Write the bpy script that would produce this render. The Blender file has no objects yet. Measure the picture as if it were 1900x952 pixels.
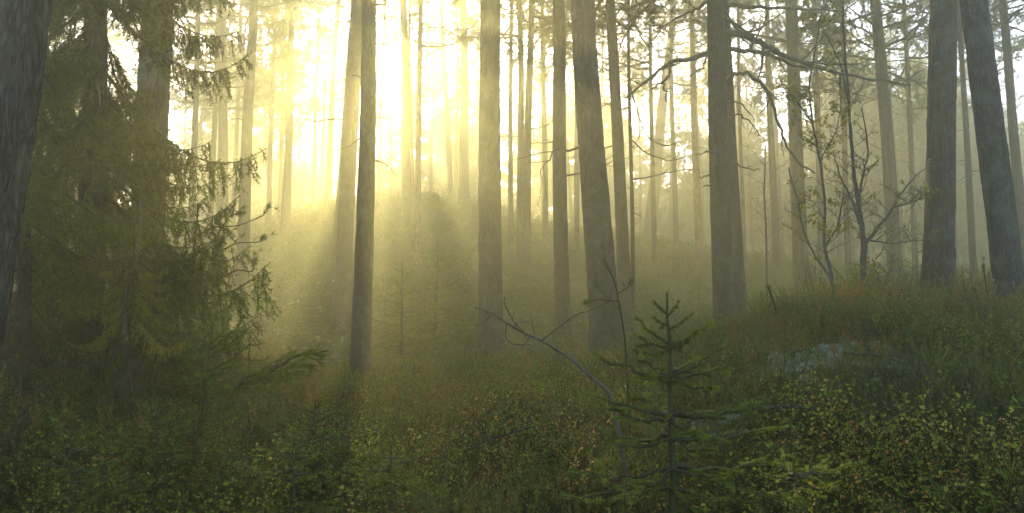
import bpy, math
import numpy as np
from mathutils import Vector

# ------------------------------------------------------------------ camera
scene = bpy.context.scene
col = scene.collection
F_PX = 1370.0                       # focal length in pixels of the 1900 wide photograph
PITCH = math.radians(4.5)
CAM = np.array([0.0, 0.0, 1.6])
cam_data = bpy.data.cameras.new('camera')
cam_data.sensor_width = 36.0
cam_data.lens = 36.0 * F_PX / 1900.0
cam_data.clip_start = 0.05
cam_data.clip_end = 600.0
cam = bpy.data.objects.new('camera', cam_data)
col.objects.link(cam)
cam.location = CAM
cam.rotation_euler = (math.radians(90) + PITCH, 0, 0)
scene.camera = cam

def ray(px, py):
    u, v = (px - 950.0) / F_PX, (476.0 - py) / F_PX
    c, s = math.cos(PITCH), math.sin(PITCH)
    return np.array([u, c - s * v, s + c * v])

def P(px, py, D):
    r = ray(px, py)
    return CAM + r * (D / r[1])

# ------------------------------------------------------------------ light
SUN = ray(722, 30)
SUN = SUN / np.linalg.norm(SUN)
sun_el = math.asin(SUN[2]); sun_az = math.atan2(SUN[0], SUN[1])
world = bpy.data.worlds.new('World'); scene.world = world; world.use_nodes = True
nt = world.node_tree; nt.nodes.clear()
sky = nt.nodes.new('ShaderNodeTexSky'); sky.sky_type = 'NISHITA'; sky.sun_disc = False
sky.sun_elevation = sun_el; sky.sun_rotation = sun_az % (2 * math.pi)
sky.dust_density = 1.2; sky.air_density = 0.55; sky.ozone_density = 0.3
bg = nt.nodes.new('ShaderNodeBackground'); bg.inputs['Strength'].default_value = 0.15
wo = nt.nodes.new('ShaderNodeOutputWorld')
nt.links.new(sky.outputs[0], bg.inputs[0]); nt.links.new(bg.outputs[0], wo.inputs[0])
sl = bpy.data.lights.new('sun', 'SUN'); sl.energy = 2.0; sl.angle = math.radians(0.5); sl.color = (1.0, 0.82, 0.37)
so = bpy.data.objects.new('sun', sl); col.objects.link(so)
so.rotation_euler = Vector(tuple(SUN)).to_track_quat('Z', 'Y').to_euler()
so.location = (0, 0, 20)
vs = scene.view_settings
vs.view_transform = 'Standard'; vs.look = 'None'; vs.exposure = 2.78; vs.gamma = 1.0; vs.use_curve_mapping = False
cy = scene.cycles
cy.max_bounces = 6; cy.diffuse_bounces = 2; cy.glossy_bounces = 1; cy.transmission_bounces = 2
cy.transparent_max_bounces = 4; cy.volume_bounces = 2
cy.use_denoising = True
cy.sample_clamp_indirect = 4.0
cy.caustics_reflective = False; cy.caustics_refractive = False
HAZE_DENSITY = 0.0155
HAZE_G = 0.80

# ------------------------------------------------------------------ helpers
R = np.random.default_rng(7)

def tag(o, label=None, cat=None, group=None, kind=None):
    if label: o['label'] = label
    if cat: o['category'] = cat
    if group: o['group'] = group
    if kind: o['kind'] = kind
    return o

def empty(name, loc):
    o = bpy.data.objects.new(name, None); col.objects.link(o)
    o.location = tuple(loc); o.empty_display_size = 0.2
    return o

class MB:
    """collects vertices and faces, links them as ONE mesh object"""
    def __init__(s): s.v = []; s.q = []; s.t = []; s.h = []; s.n = 0
    def add(s, v, q=None, t=None, h=0.5):
        v = np.asarray(v, float)
        s.v.append(v)
        s.h.append(np.full(len(v), h, float) if np.isscalar(h) else np.asarray(h, float))
        if q is not None and len(q): s.q.append(np.asarray(q, np.int64) + s.n)
        if t is not None and len(t): s.t.append(np.asarray(t, np.int64) + s.n)
        s.n += len(v)
    def build(s, name, mat, parent=None, smooth=False, origin=None):
        v = np.concatenate(s.v)
        if parent is not None and origin is None:
            v = v - np.array(parent.location)
        elif origin is not None:
            v = v - np.array(origin)
        q = np.concatenate(s.q) if s.q else np.zeros((0, 4), np.int64)
        t = np.concatenate(s.t) if s.t else np.zeros((0, 3), np.int64)
        me = bpy.data.meshes.new(name)
        me.vertices.add(len(v)); me.vertices.foreach_set('co', v.astype(np.float32).ravel())
        me.loops.add(q.size + t.size)
        me.loops.foreach_set('vertex_index', np.concatenate([q.ravel(), t.ravel()]).astype(np.int32))
        npoly = len(q) + len(t)
        me.polygons.add(npoly)
        st = np.concatenate([np.arange(len(q)) * 4, q.size + np.arange(len(t)) * 3]).astype(np.int32)
        me.polygons.foreach_set('loop_start', st)
        me.update(calc_edges=True)
        if smooth: me.polygons.foreach_set('use_smooth', np.ones(npoly, bool))
        a = me.attributes.new('hue', 'FLOAT', 'POINT')
        a.data.foreach_set('value', np.concatenate(s.h).astype(np.float32))
        me.materials.append(mat)
        o = bpy.data.objects.new(name, me); col.objects.link(o)
        if parent is not None: o.parent = parent
        elif origin is not None: o.location = tuple(origin)
        return o

def hash2(ix, iy, seed):
    n = (ix.astype(np.int64) * 374761393 + iy.astype(np.int64) * 668265263 + seed * 974634777) & 0xffffffff
    n = ((n ^ (n >> 13)) * 1274126177) & 0xffffffff
    return ((n ^ (n >> 16)) & 0xffffff) / float(0xffffff)

def vnoise(x, y, seed=0):
    x = np.asarray(x, float); y = np.asarray(y, float)
    ix = np.floor(x); iy = np.floor(y); fx = x - ix; fy = y - iy
    fx = fx * fx * (3 - 2 * fx); fy = fy * fy * (3 - 2 * fy)
    a = hash2(ix, iy, seed); b = hash2(ix + 1, iy, seed); c = hash2(ix, iy + 1, seed); d = hash2(ix + 1, iy + 1, seed)
    return (a * (1 - fx) + b * fx) * (1 - fy) + (c * (1 - fx) + d * fx) * fy

def fbm(x, y, seed=0, o=4):
    s = 0; a = 0.5
    for k in range(o):
        s = s + a * vnoise(x * 2 ** k, y * 2 ** k, seed + k * 17); a *= 0.5
    return s

def frame_of(d):
    d = d / (np.linalg.norm(d, axis=-1, keepdims=True) + 1e-9)
    up = np.where(np.abs(d[..., 2:3]) > 0.9, np.array([1.0, 0, 0]), np.array([0, 0, 1.0]))
    a = np.cross(d, up); a /= np.linalg.norm(a, axis=-1, keepdims=True) + 1e-9
    b = np.cross(d, a)
    return d, a, b

def tube(mb, pts, rad, n=8, h=0.5, jag=0.0, rng=None, cap=True):
    pts = np.asarray(pts, float); rad = np.asarray(rad, float)
    m = len(pts)
    d = np.gradient(pts, axis=0)
    d, a, b = frame_of(d)
    th = np.arange(n) * 2 * np.pi / n
    rr = np.repeat(rad[:, None], n, 1)
    if jag: rr = rr * (1 + (rng.random((m, n)) - 0.5) * jag)
    v = pts[:, None, :] + rr[:, :, None] * (a[:, None, :] * np.cos(th)[None, :, None] + b[:, None, :] * np.sin(th)[None, :, None])
    i = np.arange(m - 1)[:, None] * n; j = np.arange(n)[None, :]; j2 = (j + 1) % n
    q = np.stack([i + j, i + j2, i + n + j2, i + n + j], -1).reshape(-1, 4)
    v = v.reshape(-1, 3)
    t = None
    if cap:
        v = np.vstack([v, pts[-1]]); e = (m - 1) * n
        t = np.stack([e + np.arange(n), e + (np.arange(n) + 1) % n, np.full(n, m * n)], -1)
    mb.add(v, q, t, h)

def prisms(mb, segs, h=0.1, n=3):
    """segs: (N,8) p0 p1 r0 r1 -> n sided tapered prisms"""
    s = np.asarray(segs, float)
    if not len(s): return
    p0, p1, r0, r1 = s[:, :3], s[:, 3:6], s[:, 6], s[:, 7]
    d, a, b = frame_of(p1 - p0)
    th = np.arange(n) * 2 * np.pi / n
    ring = a[:, None, :] * np.cos(th)[None, :, None] + b[:, None, :] * np.sin(th)[None, :, None]
    v = np.concatenate([p0[:, None, :] + ring * r0[:, None, None], p1[:, None, :] + ring * r1[:, None, None]], 1)
    k = np.arange(len(s))[:, None, None] * 2 * n
    j = np.arange(n); j2 = (j + 1) % n
    q = k + np.stack([j, j2, n + j2, n + j], -1)[None]
    mb.add(v.reshape(-1, 3), q.reshape(-1, 4), None, h)

def needles(mb, segs, per_m, L, W, rng, h=(0.3, 0.7), lean=0.7, up=0.0):
    s = np.asarray(segs, float)
    if not len(s): return
    p0, p1 = s[:, :3], s[:, 3:6]
    ln = np.linalg.norm(p1 - p0, axis=1)
    cnt = np.floor(ln * per_m + rng.random(len(s))).astype(int)
    idx = np.repeat(np.arange(len(s)), cnt)
    if not len(idx): return
    t = rng.random(len(idx))[:, None]
    p = p0[idx] * (1 - t) + p1[idx] * t
    d, a, b = frame_of(p1 - p0)
    th = rng.random(len(idx)) * 2 * np.pi
    rad = a[idx] * np.cos(th)[:, None] + b[idx] * np.sin(th)[:, None]
    dr = d[idx] * lean + rad + np.array([0, 0, up])
    dr += rng.normal(0, 0.15, dr.shape)
    dr /= np.linalg.norm(dr, axis=1, keepdims=True)
    LL = L * (0.7 + 0.6 * rng.random(len(idx)))[:, None]
    side = np.cross(dr, rng.normal(size=dr.shape)); side /= np.linalg.norm(side, axis=1, keepdims=True) + 1e-9
    v = np.stack([p - side * W / 2, p + side * W / 2, p + dr * LL], 1).reshape(-1, 3)
    f = np.arange(len(idx) * 3).reshape(-1, 3)
    segh = h[0] + (h[1] - h[0]) * rng.random(len(s))
    mb.add(v, None, f, np.repeat(np.clip(segh[idx] + rng.normal(0, 0.05, len(idx)), 0, 1), 3))

def leaves(mb, p, L, W, rng, h=(0.3, 0.9), flat=0.3):
    p = np.asarray(p, float)
    n = len(p)
    if not n: return
    d = rng.normal(size=(n, 3)); d[:, 2] *= flat; d /= np.linalg.norm(d, axis=1, keepdims=True)
    up = rng.normal(size=(n, 3)) * 0.6 + np.array([0, 0, 1.0])
    s = np.cross(d, up); s /= np.linalg.norm(s, axis=1, keepdims=True)
    sc = (0.6 + 0.7 * rng.random(n))[:, None]
    nn = np.cross(d, s)
    v = np.stack([p, p + d * L * sc * .45 + s * W * sc / 2 + nn * W * .12, p + d * L * sc, p + d * L * sc * .45 - s * W * sc / 2 + nn * W * .12], 1).reshape(-1, 3)
    hh = h[0] + (h[1] - h[0]) * rng.random(n)
    mb.add(v, np.arange(4 * n).reshape(-1, 4), None, np.repeat(hh, 4))

def pack(m):
    v = np.concatenate(m.v); h = np.concatenate(m.h)
    q = np.concatenate(m.q) if m.q else np.zeros((0, 4), int); t = np.concatenate(m.t) if m.t else np.zeros((0, 3), int)
    return v, q, t, h

# ------------------------------------------------------------------ materials
def ramp(nt, stops, fac):
    r = nt.nodes.new('ShaderNodeValToRGB')
    e = r.color_ramp.elements
    while len(e) < len(stops): e.new(0.5)
    for k, (p, c) in enumerate(stops):
        e[k].position = p; e[k].color = (*c, 1)
    nt.links.new(fac, r.inputs[0])
    return r

def leaf_mat(name, stops, trans=0.45, rough=0.6, noise_scale=None):
    m = bpy.data.materials.new(name); m.use_nodes = True; nt = m.node_tree; nt.nodes.clear()
    out = nt.nodes.new('ShaderNodeOutputMaterial')
    at = nt.nodes.new('ShaderNodeAttribute'); at.attribute_name = 'hue'
    r = ramp(nt, stops, at.outputs['Fac'])
    pb = nt.nodes.new('ShaderNodeBsdfPrincipled'); pb.inputs['Roughness'].default_value = rough
    pb.inputs['Specular IOR Level'].default_value = 0.12
    tr = nt.nodes.new('ShaderNodeBsdfTranslucent')
    mx = nt.nodes.new('ShaderNodeMixShader'); mx.inputs[0].default_value = trans
    nt.links.new(r.outputs[0], pb.inputs['Base Color']); nt.links.new(r.outputs[0], tr.inputs[0])
    nt.links.new(pb.outputs[0], mx.inputs[1]); nt.links.new(tr.outputs[0], mx.inputs[2])
    nt.links.new(mx.outputs[0], out.inputs[0])
    return m

def bark_mat(name, c0, c1, c2, scale=14, bump=0.05, stretch=0.22):
    m = bpy.data.materials.new(name); m.use_nodes = True; nt = m.node_tree; nt.nodes.clear()
    N = nt.nodes.new; Lk = nt.links.new
    out = N('ShaderNodeOutputMaterial'); pb = N('ShaderNodeBsdfPrincipled'); pb.inputs['Roughness'].default_value = 0.9
    pb.inputs['Specular IOR Level'].default_value = 0.2
    tc = N('ShaderNodeTexCoord'); mp = N('ShaderNodeMapping'); mp.inputs['Scale'].default_value = (1, 1, stretch)
    oi = N('ShaderNodeObjectInfo')
    Lk(tc.outputs['Object'], mp.inputs['Vector'])
    n1 = N('ShaderNodeTexNoise'); n1.inputs['Scale'].default_value = scale * 0.6; n1.inputs['Detail'].default_value = 6
    va = N('ShaderNodeVectorMath'); va.operation = 'MULTIPLY_ADD'
    n2 = N('ShaderNodeTexNoise'); n2.inputs['Scale'].default_value = 6
    Lk(mp.outputs[0], n2.inputs['Vector']); Lk(n2.outputs['Color'], va.inputs[0]); va.inputs[1].default_value = (.15, .15, .15)
    Lk(mp.outputs[0], va.inputs[2])
    vo = N('ShaderNodeTexVoronoi'); vo.feature = 'DISTANCE_TO_EDGE'; vo.inputs['Scale'].default_value = scale
    Lk(va.outputs[0], vo.inputs['Vector']); Lk(va.outputs[0], n1.inputs['Vector'])
    cr = ramp(nt, [(0.0, c0), (0.12, c1), (.6, c2)], vo.outputs['Distance'])
    cr2 = ramp(nt, [(0.3, (0.55, 0.55, 0.55)), (0.7, (1.25, 1.25, 1.25))], n1.outputs['Fac'])
    mx = N('ShaderNodeMix'); mx.data_type = 'RGBA'; mx.blend_type = 'MULTIPLY'; mx.inputs[0].default_value = 1
    Lk(cr.outputs[0], mx.inputs['A']); Lk(cr2.outputs[0], mx.inputs['B'])
    # grey green lichen in blotches
    n3 = N('ShaderNodeTexNoise'); n3.inputs['Scale'].default_value = 5; n3.inputs['Detail'].default_value = 5
    Lk(tc.outputs['Object'], n3.inputs['Vector'])
    lr = ramp(nt, [(0.52, (0, 0, 0)), (0.64, (.6, .6, .6))], n3.outputs['Fac'])
    mx2 = N('ShaderNodeMix'); mx2.data_type = 'RGBA'
    Lk(lr.outputs[0], mx2.inputs[0]); Lk(mx.outputs['Result'], mx2.inputs['A']); mx2.inputs['B'].default_value = (.065, .07, .05, 1)
    Lk(mx2.outputs['Result'], pb.inputs['Base Color'])
    ma = N('ShaderNodeMath'); ma.operation = 'MULTIPLY_ADD'; ma.inputs[1].default_value = 0.5
    Lk(n1.outputs['Fac'], ma.inputs[0]); Lk(vo.outputs['Distance'], ma.inputs[2])
    bp = N('ShaderNodeBump'); bp.inputs['Strength'].default_value = 0.9; bp.inputs['Distance'].default_value = bump
    Lk(ma.outputs[0], bp.inputs['Height']); Lk(bp.outputs[0], pb.inputs['Normal'])
    Lk(pb.outputs[0], out.inputs[0])
    return m

M_pine = bark_mat('pine_bark', (.018, .014, .011), (.038, .030, .024), (.078, .062, .048), scale=30, bump=.03)
M_pine_red = bark_mat('red_pine_bark', (.06, .035, .02), (.20, .11, .06), (.30, .18, .10))
M_grey = bark_mat('grey_bark', (.012, .012, .012), (.030, .029, .028), (.075, .073, .072), scale=42, bump=.03)
M_spruce_bark = bark_mat('spruce_bark', (.02, .015, .011), (.05, .038, .03), (.08, .062, .05), scale=26)
M_birch = bark_mat('birch_bark', (.03, .03, .028), (.10, .095, .085), (.2, .19, .17), scale=30, stretch=3)
M_twig = bark_mat('twig_bark', (.03, .022, .016), (.07, .055, .04), (.11, .09, .07), scale=60, bump=.005)
M_pine_needle = leaf_mat('pine_needles', [(0, (.035, .025, .015)), (.15, (.03, .045, .015)), (.6, (.05, .075, .022)), (1, (.09, .11, .03))])
M_spruce_needle = leaf_mat('spruce_needles', [(0, (.06, .045, .03)), (.2, (.038, .058, .012)), (.6, (.115, .15, .016)), (1, (.30, .31, .035))])
M_dead_spruce = leaf_mat('dead_spruce_twigs', [(0, (.05, .035, .02)), (.5, (.06, .05, .025)), (.8, (.07, .08, .03)), (1, (.22, .16, .03))])
M_lit_spruce = leaf_mat('golden_lit_spruce_needles', [(0, (.05, .04, .02)), (.2, (.12, .12, .02)), (.6, (.30, .24, .03)), (1, (.45, .33, .05))])  # golden light on the low foliage, put into the needle colour
M_birch_leaf = leaf_mat('birch_leaves', [(0, (.08, .05, .02)), (.4, (.26, .16, .03)), (.7, (.30, .27, .04)), (1, (.20, .24, .04))], trans=.5)
M_bilberry = leaf_mat('bilberry_leaves', [(0, (.05, .033, .018)), (.12, (.05, .075, .010)), (.38, (.13, .18, .012)), (.55, (.17, .21, .022)), (.68, (.27, .25, .03)), (.8, (.34, .19, .04)), (.9, (.36, .14, .04)), (1, (.32, .07, .04))])
M_heather = leaf_mat('heather_sprigs', [(0, (.06, .042, .026)), (.3, (.06, .095, .022)), (.6, (.16, .18, .02)), (.85, (.24, .12, .03)), (1, (.27, .11, .04))], trans=.3)
M_lichen = leaf_mat('reindeer_lichen', [(0, (.13, .16, .09)), (1, (.30, .32, .21))], trans=.2, rough=.9)
M_moss = leaf_mat('moss', [(0, (.03, .045, .015)), (1, (.10, .13, .03))], trans=.3, rough=.9)

def ground_mat():
    m = bpy.data.materials.new('forest_floor'); m.use_nodes = True; nt = m.node_tree; nt.nodes.clear()
    N = nt.nodes.new; Lk = nt.links.new
    out = N('ShaderNodeOutputMaterial'); pb = N('ShaderNodeBsdfPrincipled'); pb.inputs['Roughness'].default_value = 1
    pb.inputs['Specular IOR Level'].default_value = 0.1
    tc = N('ShaderNodeTexCoord')
    a = N('ShaderNodeTexNoise'); a.inputs['Scale'].default_value = 1.1; a.inputs['Detail'].default_value = 8; a.inputs['Roughness'].default_value = .65
    b = N('ShaderNodeTexNoise'); b.inputs['Scale'].default_value = 9; b.inputs['Detail'].default_value = 6
    Lk(tc.outputs['Object'], a.inputs['Vector']); Lk(tc.outputs['Object'], b.inputs['Vector'])
    r1 = ramp(nt, [(.3, (.03, .024, .014)), (.45, (.035, .05, .014)), (.6, (.07, .075, .02)), (.75, (.09, .06, .03))], a.outputs['Fac'])
    r2 = ramp(nt, [(.35, (.5, .5, .5)), (.65, (1.3, 1.3, 1.2))], b.outputs['Fac'])
    mx = N('ShaderNodeMix'); mx.data_type = 'RGBA'; mx.blend_type = 'MULTIPLY'; mx.inputs[0].default_value = 1
    Lk(r1.outputs[0], mx.inputs['A']); Lk(r2.outputs[0], mx.inputs['B']); Lk(mx.outputs['Result'], pb.inputs['Base Color'])
    bp = N('ShaderNodeBump'); bp.inputs['Distance'].default_value = .06; bp.inputs['Strength'].default_value = 1
    Lk(b.outputs['Fac'], bp.inputs['Height']); Lk(bp.outputs[0], pb.inputs['Normal'])
    Lk(pb.outputs[0], out.inputs[0])
    return m
M_ground = ground_mat()

# ------------------------------------------------------------------ ground
COLS = np.array([-400, 0, 300, 500, 600, 720, 850, 950, 1050, 1200, 1350, 1500, 1650, 1900, 2300.])
ROWS = [
 (0,    [.15] * 15),
 (1.2,  [.2, .2, .2, .2, .2, .2, .2, .2, .2, .2, .22, .3, .35, .4, .4]),
 (2.5,  [.5, .5, .45, .4, .4, .4, .4, .4, .4, .45, .55, .7, .8, .85, .85]),
 (4,    [.7, .7, .65, .6, .58, .58, .6, .62, .65, .7, .85, 1.05, 1.1, 1.1, 1.1]),
 (5.5,  [.9, .9, .8, .7, .68, .68, .7, .75, .8, .88, 1.05, 1.25, 1.3, 1.3, 1.3]),
 (7,    [1.1, 1.1, 1.0, .78, .70, .72, .8, .88, .93, 1.02, 1.2, 1.42, 1.45, 1.45, 1.4]),
 (10,   [1.3, 1.3, 1.2, .75, .52, .5, .6, .65, .75, .9, 1.15, 1.45, 1.6, 1.55, 1.5]),
 (13,   [1.5, 1.5, 1.3, .9, .7, .6, .65, .7, .8, .95, 1.25, 1.35, 1.5, 1.5, 1.5]),
 (17,   [2.2, 2.2, 2.0, 1.8, 1.8, 1.7, 1.6, 1.5, 1.45, 1.45, 1.5, 1.6, 1.7, 1.7, 1.7]),
 (22,   [3, 3, 3.2, 3.6, 3.9, 4.0, 3.8, 3.3, 2.95, 2.7, 2.5, 2.4, 2.4, 2.4, 2.4]),
 (28,   [4, 4.2, 4.5, 5.15, 5.85, 6.35, 6.2, 5.4, 4.75, 4.15, 3.6, 3.2, 3.0, 2.9, 2.9]),
 (34,   [4, 4.5, 4.8, 5.2, 5.4, 5.6, 5.6, 5.5, 5.3, 5.0, 4.3, 3.8, 3.7, 3.3, 3.3]),
 (45,   [3, 3, 3, 3, 3, 3, 3, 3.5, 4, 4.3, 4, 3.7, 3.6, 3.2, 3.2]),
 (65,   [2.5] * 7 + [2.8, 3, 3, 3, 3, 3, 3, 3]),
 (170,  [3.0] * 15),
]
GD = np.arange(0, 171, 0.25); GP = np.arange(-600, 2501, 25.0)
_rows = np.array([np.interp(GP, COLS, r[1]) for r in ROWS])
_g = np.array([np.interp(GD, [r[0] for r in ROWS], _rows[:, k]) for k in range(len(GP))]).T
def _blur(a, k, ax):
    w = np.hanning(2 * k + 3)[1:-1]; w /= w.sum()
    p = [(0, 0), (0, 0)]; p[ax] = (k, k); a = np.pad(a, p, mode='edge')
    return np.apply_along_axis(lambda z: np.convolve(z, w, 'valid'), ax, a)
_near = _blur(_g, 3, 0); _far = _blur(_g, 10, 0)
_w = np.clip((GD - 9) / 8, 0, 1)[:, None]
_g = _blur(_near * (1 - _w) + _far * _w, 4, 1)

def gz(x, y, rough=True):
    x = np.asarray(x, float); y = np.asarray(y, float)
    yy = np.maximum(y, 1.5)
    px = np.clip(950 + F_PX * x / yy, GP[0], GP[-1] - 1)
    d = np.clip(y, 0, 169.9)
    fi = d / 0.25; i = np.floor(fi).astype(int); fi = fi - i
    fj = (px - GP[0]) / 25; j = np.floor(fj).astype(int); fj = fj - j
    i2 = np.minimum(i + 1, len(GD) - 1); j2 = np.minimum(j + 1, len(GP) - 1)
    z = (_g[i, j] * (1 - fj) + _g[i, j2] * fj) * (1 - fi) + (_g[i2, j] * (1 - fj) + _g[i2, j2] * fj) * fi
    amp = 0.12 + 0.45 * np.clip((y - 12) / 20, 0, 1)
    z = z + (fbm(x * 0.7, y * 0.7, 3, 4) - 0.47) * amp
    if rough: z = z + (fbm(x * 3, y * 3, 9, 3) - 0.44) * 0.09
    return z

def gz1(x, y): return float(gz(np.array([x]), np.array([y]))[0])

def steps(*segs):
    out = []
    for a, b, s in segs: out.append(np.arange(a, b, s))
    return np.unique(np.round(np.concatenate(out), 4))
ys = steps((-12, 0, 1.0), (0, 14, .11), (14, 45, .35), (45, 165.1, 3))
xs = steps((-120, -40, 5), (-40, -12, .6), (-12, 12, .14), (12, 40, .6), (40, 120.1, 5))
X, Y = np.meshgrid(xs, ys)
Z = gz(X.ravel(), Y.ravel())
mb = MB()
nx, ny = len(xs), len(ys)
i = np.arange(ny - 1)[:, None] * nx; j = np.arange(nx - 1)[None]
mb.add(np.stack([X.ravel(), Y.ravel(), Z], 1), np.stack([i + j, i + j + 1, i + nx + j + 1, i + nx + j], -1).reshape(-1, 4))
g = mb.build('ground', M_ground, smooth=True)
tag(g, 'mossy forest floor rising to a low knoll in the mist', 'ground', kind='structure')

# ------------------------------------------------------------------ trees
H_TOP = 13.4      # height the crowns reach

def crown_mesh(rng, height=7.0, spread=2.2, nl=26, tuft=(190, .11, .0115), coarse=False):
    """limbs and needle tufts of a pine top; origin = where the crown starts on the trunk"""
    segs, tips = [], []
    for k in range(nl):
        t = (k + rng.random()) / nl
        z = t * height
        az = rng.random() * 2 * np.pi
        L = spread * (1 - t ** 1.6) * (0.55 + 0.6 * rng.random()) + 0.35
        el = -0.1 + 0.7 * t + rng.normal(0, .15)
        p = np.array([0, 0, z]); d = np.array([math.cos(az) * math.cos(el), math.sin(az) * math.cos(el), math.sin(el)])
        n = 5; r = 0.03 * (1 - t) + 0.012
        for s in range(n):
            d = d + rng.normal(0, .16, 3) + np.array([0, 0, .06]); d /= np.linalg.norm(d)
            q = p + d * L / n
            segs.append([*p, *q, r * (1 - s / n), r * (1 - (s + 1) / n) + .003])
            if s >= 1:
                for b in range(2 + (s > 2)):
                    dd = d * .7 + rng.normal(0, .55, 3) + np.array([0, 0, .12]); dd /= np.linalg.norm(dd)
                    l2 = L * (.16 + .22 * rng.random()); pm = p + (q - p) * rng.random()
                    q2 = pm + dd * l2
                    segs.append([*pm, *q2, .008, .004])
                    tips.append([*(pm + dd * l2 * .45), *(q2 + dd * .06), 0, 0])
                    for c in range(2):
                        d3 = dd * .6 + rng.normal(0, .6, 3); d3 /= np.linalg.norm(d3)
                        p3 = pm + dd * l2 * (.4 + .5 * rng.random()); q3 = p3 + d3 * l2 * .5
                        segs.append([*p3, *q3, .005, .003]); tips.append([*(p3 + d3 * l2 * .15), *(q3 + d3 * .05), 0, 0])
            p = q
        tips.append([*(p - d * .15), *(p + d * .08), 0, 0])
    if coarse: segs = [g for g in segs if g[6] > .0085]
    m = MB(); prisms(m, segs, h=.03)
    needles(m, tips, tuft[0], tuft[1], tuft[2], rng, h=(.25, .9), lean=.8)
    return m

CROWNS = []
def crown_data(k):
    while len(CROWNS) <= k:
        rng = np.random.default_rng(100 + len(CROWNS))
        o = crown_mesh(rng, height=6.5 + rng.random() * 1.5, spread=1.9 + .6 * rng.random(), nl=34 + int(rng.integers(0, 8))).build('crown', M_pine_needle, origin=(0, 0, 0))
        CROWNS.append(o.data); bpy.data.objects.remove(o)
    return CROWNS[k]

def wiggle(rng, p, d, L, n, r0, r1, bend=.15, lift=0.0):
    """a crooked path"""
    pts = [np.array(p, float)]; d = np.array(d, float); d /= np.linalg.norm(d)
    for k in range(n):
        d = d + rng.normal(0, bend, 3) + np.array([0, 0, lift]); d /= np.linalg.norm(d)
        pts.append(pts[-1] + d * L / n)
    return np.array(pts), np.linspace(r0, r1, n + 1)

def twigs_on(segs, rng, pts, rad, level=2, dens=1.0, up=.1, spread=.7, lf=(.25, .55), tips=None):
    """side twigs on a path, recursively"""
    L = np.linalg.norm(np.diff(pts, axis=0), axis=1).sum()
    n = len(pts) - 1
    for k in range(n): segs.append([*pts[k], *pts[k + 1], rad[k], rad[k + 1]])
    if level <= 0:
        if tips is not None: tips.append([*pts[-2], *pts[-1], 0, 0])
        return
    m = max(1, int(round(dens * 5)))
    for b in range(m):
        t = .25 + .75 * (b + rng.random()) / m
        k = min(n - 1, int(t * n)); f = t * n - k
        p = pts[k] * (1 - f) + pts[min(k + 1, n)] * f if k < n else pts[-1]
        d = pts[k + 1] - pts[k]; d /= np.linalg.norm(d) + 1e-9
        s = rng.normal(size=3); s -= d * s.dot(d); s /= np.linalg.norm(s)
        dd = d * (1 - spread * .5) + s * spread + np.array([0, 0, up])
        l2 = L * (lf[0] + (lf[1] - lf[0]) * rng.random()) * (1.1 - .6 * t)
        q, rr = wiggle(rng, p, dd, l2, 4, rad[k] * .6, max(.0012, rad[k] * .2), bend=.16, lift=up * .3)
        twigs_on(segs, rng, q, rr, level - 1, dens * .8, up, spread, lf, tips)
    if tips is not None: tips.append([*pts[-2], *pts[-1], 0, 0])

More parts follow.
